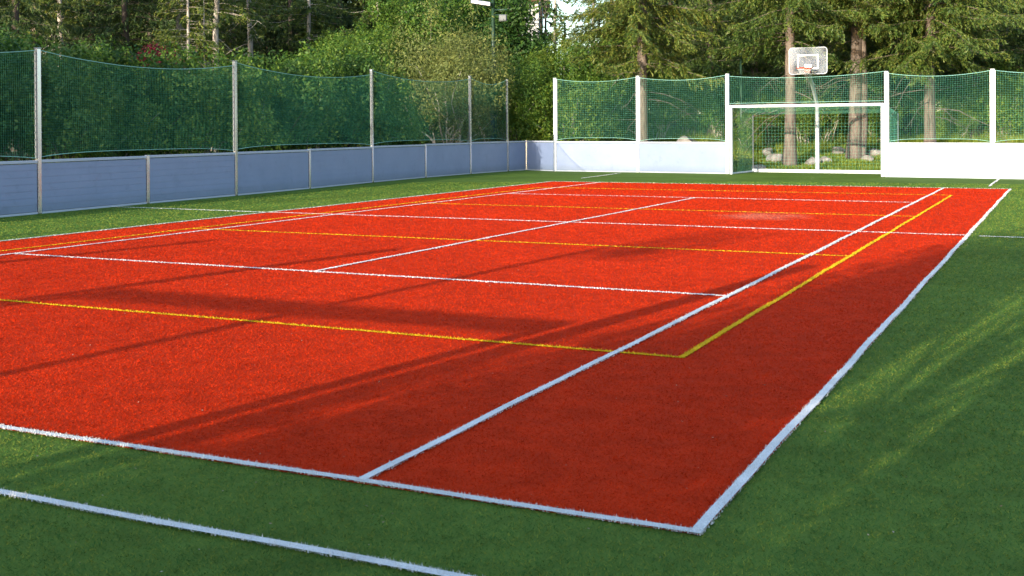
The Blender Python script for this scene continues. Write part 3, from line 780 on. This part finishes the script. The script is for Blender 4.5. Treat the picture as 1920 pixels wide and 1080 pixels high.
at(broadleaf('leafy_shrub', 2.7, .78, 41, 1, L_lime, B_pale, 10000, .06, .1, stems=5), 1000, 39.6, 0, 1.15, 'yellow green shrub in the open corner between the two fences', 'shrub')
at(broadleaf('red_shrub', 2.5, 1.0, 42, 1, L_red, B_dark, 3600, .075, .4, stems=4), 296, 33.5, 0, 1, 'small shrub with dark red leaves over the first net bay', 'shrub', dz=1.0)
at(broadleaf('rusty_tree', 5.6, 1.6, 43, 1, L_rust, B_dark, 8000, .1, 1.2), 795, 46, 0, 1, 'small tree with rust coloured leaves above the willow', 'tree')
i = 0
def row(items, grp):
    for (p_, px, dd, s, lab, c) in items:
        global i; i += 1
        at(p_, px, dd, i * 1.37, s, lab, c, grp)
row([(shB, -40, 24.0, 1.05, 'dark shrub behind the netting left of the first tall post', 'shrub'),
     (shA, 40, 25.5, 1.0, 'green shrub beside the first tall post', 'shrub'),
     (shB, 120, 25.0, 1.0, 'dark shrub at the left end of the first full net bay', 'shrub'),
     (shA, 185, 26.5, 1.0, 'green shrub with lit tips in the first full net bay', 'shrub'),
     (shB, 250, 27.0, 1.0, 'dark shrub below the red foliage', 'shrub'),
     (shA, 318, 27.8, 1.0, 'green shrub at the right end of the first full net bay', 'shrub'),
     (shA, 385, 28.5, 1.0, 'green shrub left of the second tall post', 'shrub'),
     (shA, 455, 29.5, 1.0, 'green shrub right of the second tall post', 'shrub'),
     (shB, 515, 30.5, 1.05, 'dark shrub left in the second net bay', 'shrub'),
     (shA, 575, 31.5, 1.1, 'green shrub in the middle of the second net bay', 'shrub'),
     (shB, 635, 32.5, 1.1, 'dark shrub right in the second net bay', 'shrub'),
     (shA, 690, 33.5, 1.1, 'green shrub behind the third tall post', 'shrub'),
     (shC, 735, 34.5, .8, 'light green shrub left of the willow', 'shrub'),
     (shB, 765, 39.0, .9, 'dark shrub in the shade left of the willow', 'shrub')], 'shrubs behind the left fence')
row([(trB, 10, 31, .60, 'dark leafy tree in the upper left, behind the first post', 'tree'),
     (trB, 165, 33, .55, 'dark leafy tree right of the thin pale trunk', 'tree'),
     (trA, 245, 37, .5, 'leafy tree with lit tips left of the red foliage', 'tree'),
     (trC, 370, 36, .45, 'low light green tree below the pale trunks', 'tree'),
     (trA, 450, 37, .52, 'leafy tree at the foot of the brown trunk', 'tree'),
     (trC, 520, 39, .5, 'light green tree above the second net bay', 'tree'),
     (trA, 585, 38, .6, 'leafy tree above the middle of the second net bay', 'tree'),
     (trA, 645, 40, .72, 'broad leafy tree left of the third tall post', 'tree'),
     (trC, 625, 46, .85, 'tall light green tree behind the slender tan trunk', 'tree'),
     (trA, 690, 42, .8, 'leafy tree right above the third tall post', 'tree'),
     (trB, 735, 46, .9, 'dark leafy tree between third post and willow', 'tree'),
     (trA, 770, 45, 1.1, 'leafy tree behind the left side of the willow', 'tree'),
     (trA, 860, 47, 1.1, 'leafy tree behind the willow top', 'tree'),
     (trB, 960, 46, 1.15, 'dark leafy tree right of the floodlight mast', 'tree'),
     (trC, 1010, 42, .72, 'light green tree below the pair of dark pines', 'tree'),
     (trC, 1060, 44, .80, 'light green tree left of the big reddish trunk', 'tree'),
     (trA, 1105, 42, .74, 'leafy tree touching the left boughs of the big spruce', 'tree'),
     (trC, 1150, 46, .85, 'light green tree behind the left boughs of the big spruce', 'tree'),
     (trA, 985, 40, .62, 'small leafy tree behind the corner shrub', 'tree')], 'leafy trees behind the left fence and corner')
row([(shC, 1398, 40.5, .55, 'small light bush behind the left post of the goal', 'shrub'),
     (shC, 1445, 42, .7, 'light bush on the slope left of the single trunk', 'shrub'),
     (shC, 1508, 42, .7, 'light bush between the single trunk and the basketball pole', 'shrub'),
     (shC, 1548, 42.5, .72, 'light bush right of the basketball pole', 'shrub'),
     (shC, 1652, 41.5, .65, 'light bush behind the right post of the goal', 'shrub'),
     (shA, 1065, 39.5, .95, 'shrub at the left end of the first far net bay', 'shrub'),
     (shA, 1110, 41, .95, 'shrub in the middle of the first far net bay', 'shrub'),
     (shC, 1150, 44, .9, 'light shrub at the right end of the first far net bay', 'shrub'),
     (shA, 1240, 46, 1.0, 'shrub in the left half of the second far net bay', 'shrub'),
     (shC, 1290, 47, 1.0, 'light shrub behind the big grey boulder', 'shrub'),
     (shA, 1345, 45, .9, 'shrub at the right end of the second far net bay', 'shrub'),
     (shC, 1405, 44, .62, 'low light shrub behind the left side of the goal', 'shrub'),
     (shC, 1450, 46, .75, 'light shrub up the slope left of the single trunk', 'shrub'),
     (shA, 1520, 45, .75, 'shrub behind the basketball pole', 'shrub'),
     (shC, 1560, 44, .70, 'light shrub left of the twin trunks', 'shrub'),
     (shA, 1640, 43, .75, 'shrub right of the twin trunks', 'shrub'),
     (shB, 1700, 43, .95, 'dark shrub right of the goal', 'shrub'),
     (shC, 1790, 40, .62, 'light low shrub right of the right trunk', 'shrub'),
     (shA, 1830, 41, .85, 'shrub behind the netting left of the last post', 'shrub'),
     (shA, 1885, 40, .85, 'shrub at the right edge behind the netting', 'shrub'),
     (shB, 1935, 42, 1.0, 'dark shrub beyond the last post at the right edge', 'shrub')], 'shrubs behind the far fence')
# -- shade givers out of the picture: hedge behind the near fence and trees left of the pitch
j = 0
for (x, y, s, sz, p_) in [(1.95,-21.2,.5,.85,shB),(2.75,-20.7,.66,1.4,shA),(2.95,-21.3,.5,1.5,shB),(2.55,-21.9,.48,1.35,shA),(5.15,-21.0,.6,1.3,shB),(5.6,-20.6,.7,1.3,shA),(6.5,-21.0,.8,1.25,shB),(8.0,-20.6,.9,1.2,shA),(9.4,-21.3,1,1.2,shB),
                      (3.6,-20.6,.55,.76,shA),(4.35,-20.9,.55,.72,shB),(2.4,-20.2,.5,.6,shB),(4.9,-20.2,.5,.6,shB),(6.2,-20.2,.6,.6,shA),(7.4,-20.3,.6,.6,shA),(10.6,-20.8,1.1,1.2,shA)]:
    j += 1; place(p_, x, y, 0, j, s, 'hedge shrub behind the near fence, out of the picture', 'shrub', 'hedge behind the near fence', sz)
place(broadleaf('broadleaf_tree', 5.2, 1.3, 47, 1, L_dark, B_dark, 11000, .1, 3.5), 4.0, -21.2, 0, 0, 1, 'slim tree rising from the hedge behind the near fence', 'tree')
for (x, y, s) in [(-14.7,-8,1.0),(-14.5,-12.5,1.05),(-16.3,-4,.8),(-17.3,-9,1.15),(-19.5,-16,1.2),(-15.5,-20,.95),(-20,-7,1.1),(-22.5,-11,1.15),(-13.6,-4,.5)]:
    j += 1; place(trB, x, y, 0.1, j, s, 'dark tree beside the left fence, left of the picture', 'tree', 'trees beside the left fence')

# -- the wood far behind: one mass
base = spB.children[-1] if spB.children[-1].name.startswith('crown') else [c for c in spB.children if c.name.startswith('crown')][0]
n = len(base.data.vertices); co = np.empty(n*3, np.float32); base.data.vertices.foreach_get('co', co); co = co.reshape(-1, 4, 3)
ksel = rng.choice(len(co), min(len(co), 9000), replace=False); co = co[ksel]
ctr = co.mean(1, keepdims=True); co = ctr + (co - ctr) * 2.2
wb = MB(); tb = MB()
for ring, (d0, d1, step) in enumerate([(56, 64, 34), (68, 80, 32)]):
    px = -150 + ring * 17
    while px < 2150:
        if not (965 < px < 1165 or 1235 < px < 1320 and ring == 0):
            x, y, z = ray(px, rng.uniform(d0, d1)); a = rng.uniform(0, 6.28); s = rng.uniform(.9, 1.3)
            Rm = np.array([[math.cos(a), -math.sin(a), 0], [math.sin(a), math.cos(a), 0], [0, 0, 1]])
            V = (co.reshape(-1, 3) @ Rm.T) * s * [1, 1, 1.1] + [x, y, z - 1.2]
            wb.add(V, np.arange(len(V)).reshape(-1, 4))
        px += step * rng.uniform(.8, 1.2)
o = wb.build('distant_wood', L_needle2)
tag(o, 'dark conifer wood closing the view far behind the pitch', 'wood', kind='stuff')

# -- rough grass and flowers behind the barriers
def grass(name, regions, mat, label, cat, hmax, wd=.012):
    b = MB()
    for (x0, x1, y0, y1, n, h) in regions:
        x = rng.uniform(x0, x1, n); y = rng.uniform(y0, y1, n); z = terr(x, y) - .04
        clump = .55 + .6 * (np.sin(x*2.3+1)*np.cos(y*1.7) * .5 + .5)
        hh = h * rng.uniform(.4, 1.2, n) * clump; th = rng.uniform(0, 6.28, n); ph = rng.uniform(0, 6.28, n); ln = hh * rng.uniform(.1, .6, n)
        a = np.stack([np.cos(th), np.sin(th), 0*x], 1) * (wd * rng.uniform(.6, 1.4, n))[:, None]
        B0 = np.stack([x, y, z], 1); Mi = B0 + np.stack([np.cos(ph)*ln*.35, np.sin(ph)*ln*.35, hh*.6], 1); T = B0 + np.stack([np.cos(ph)*ln, np.sin(ph)*ln, hh], 1)
        b.add(np.stack([B0 - a, B0 + a, Mi + a*.7, T, Mi - a*.7], 1).reshape(-1, 3), [])
        k = np.arange(n)[:, None] * 5 + (b.n - 5*n)
        b.Q.append(k + np.array([[0, 1, 2, 4]])); b.T.append(k + np.array([[4, 2, 3]]))
    o = b.build(name, mat); tag(o, label, cat, kind='stuff'); return o
grass('wild_grass', [(-13.2, -10.25, -8, 21, 42000, .75), (-16, -13, -6, 24, 16000, .6), (-12, -2.8, 19.6, 24, 20000, .42), (-3, 3, 20.9, 27, 42000, .20), (-3, 3, 25, 32, 22000, .4),
                     (2.3, 10, 18.0, 27, 42000, .62), (-14, -3, 24, 32, 22000, .5), (3, 9, 26, 32, 8000, .6)], L_grass, 'rough grass growing behind the barrier boards', 'grass', .6)
fb_ = MB(); r3 = np.random.default_rng(9)
for (px, dd, n, rr, h) in [(1180, 50, 700, 1.2, 1.4), (1345, 47, 600, .9, .7), (600, 31.2, 500, 1.6, 1.1), (540, 30, 350, 1.2, 1.0), (650, 32, 400, 1.2, 1.1), (1392, 37.3, 500, .35, .5)]:
    x, y, z = ray(px, dd); leafcloud(fb_, [(x, y, z + h*.6, rr, rr*.6, h*.5)], n, .07, r3, .6)
o = fb_.build('yellow_flowers', L_flower); tag(o, 'drifts of yellow flowering weeds behind the netting', 'flowers', kind='stuff')

# -- the pale house glimpsed between the trees
hx, hy, hz = ray(893, 62)
ho = empty('house', (hx, hy, hz), RAD(22), 'white house glimpsed between the trees above the willow', 'house')
mb = MB(); mb.box((0, 0, 3.2), (7, 6, 6.4)); mb.add([(-3.5,-3,6.4),(-3.5,3,6.4),(-3.5,0,8.6),(3.5,-3,6.4),(3.5,3,6.4),(3.5,0,8.6)], [[0,1,2],[3,5,4]]); mb.build('wall', m_house, ho)
mb = MB(); mb.box((0,-1.75,7.35), (7.8, 4.4, .18), [(1,0,0),(0,.8,-.6),(0,.6,.8)]); mb.box((0,1.75,7.35), (7.8, 4.4, .18), [(1,0,0),(0,.8,.6),(0,-.6,.8)]); mb.build('roof', m_roof, ho)
for x in (-2.2, 0, 2.2):
    for z in (1.6, 4.6):
        mb = MB()
        for (cx, cz, sx, sz_) in ((x, z+.66, 1.1, .08), (x, z-.66, 1.1, .08), (x-.51, z, .08, 1.24), (x+.51, z, .08, 1.24), (x, z, .06, 1.24)): mb.box((cx, -3.03, cz), (sx, .07, sz_))
        fm = mb.build('window', m_whitemetal, ho)
        mb = MB(); mb.box((x, -3.012, z), (.94, .02, 1.2)); mb.build('pane', m_glass, fm)
# drop any prototype that was never placed
for p_ in (spA, spB, spC, pine, pin2, shA, shB, shC, trA, trB, trC, wil):
    if p_.name not in used:
        for ch in list(p_.children): bpy.data.objects.remove(ch)
        bpy.data.objects.remove(p_)
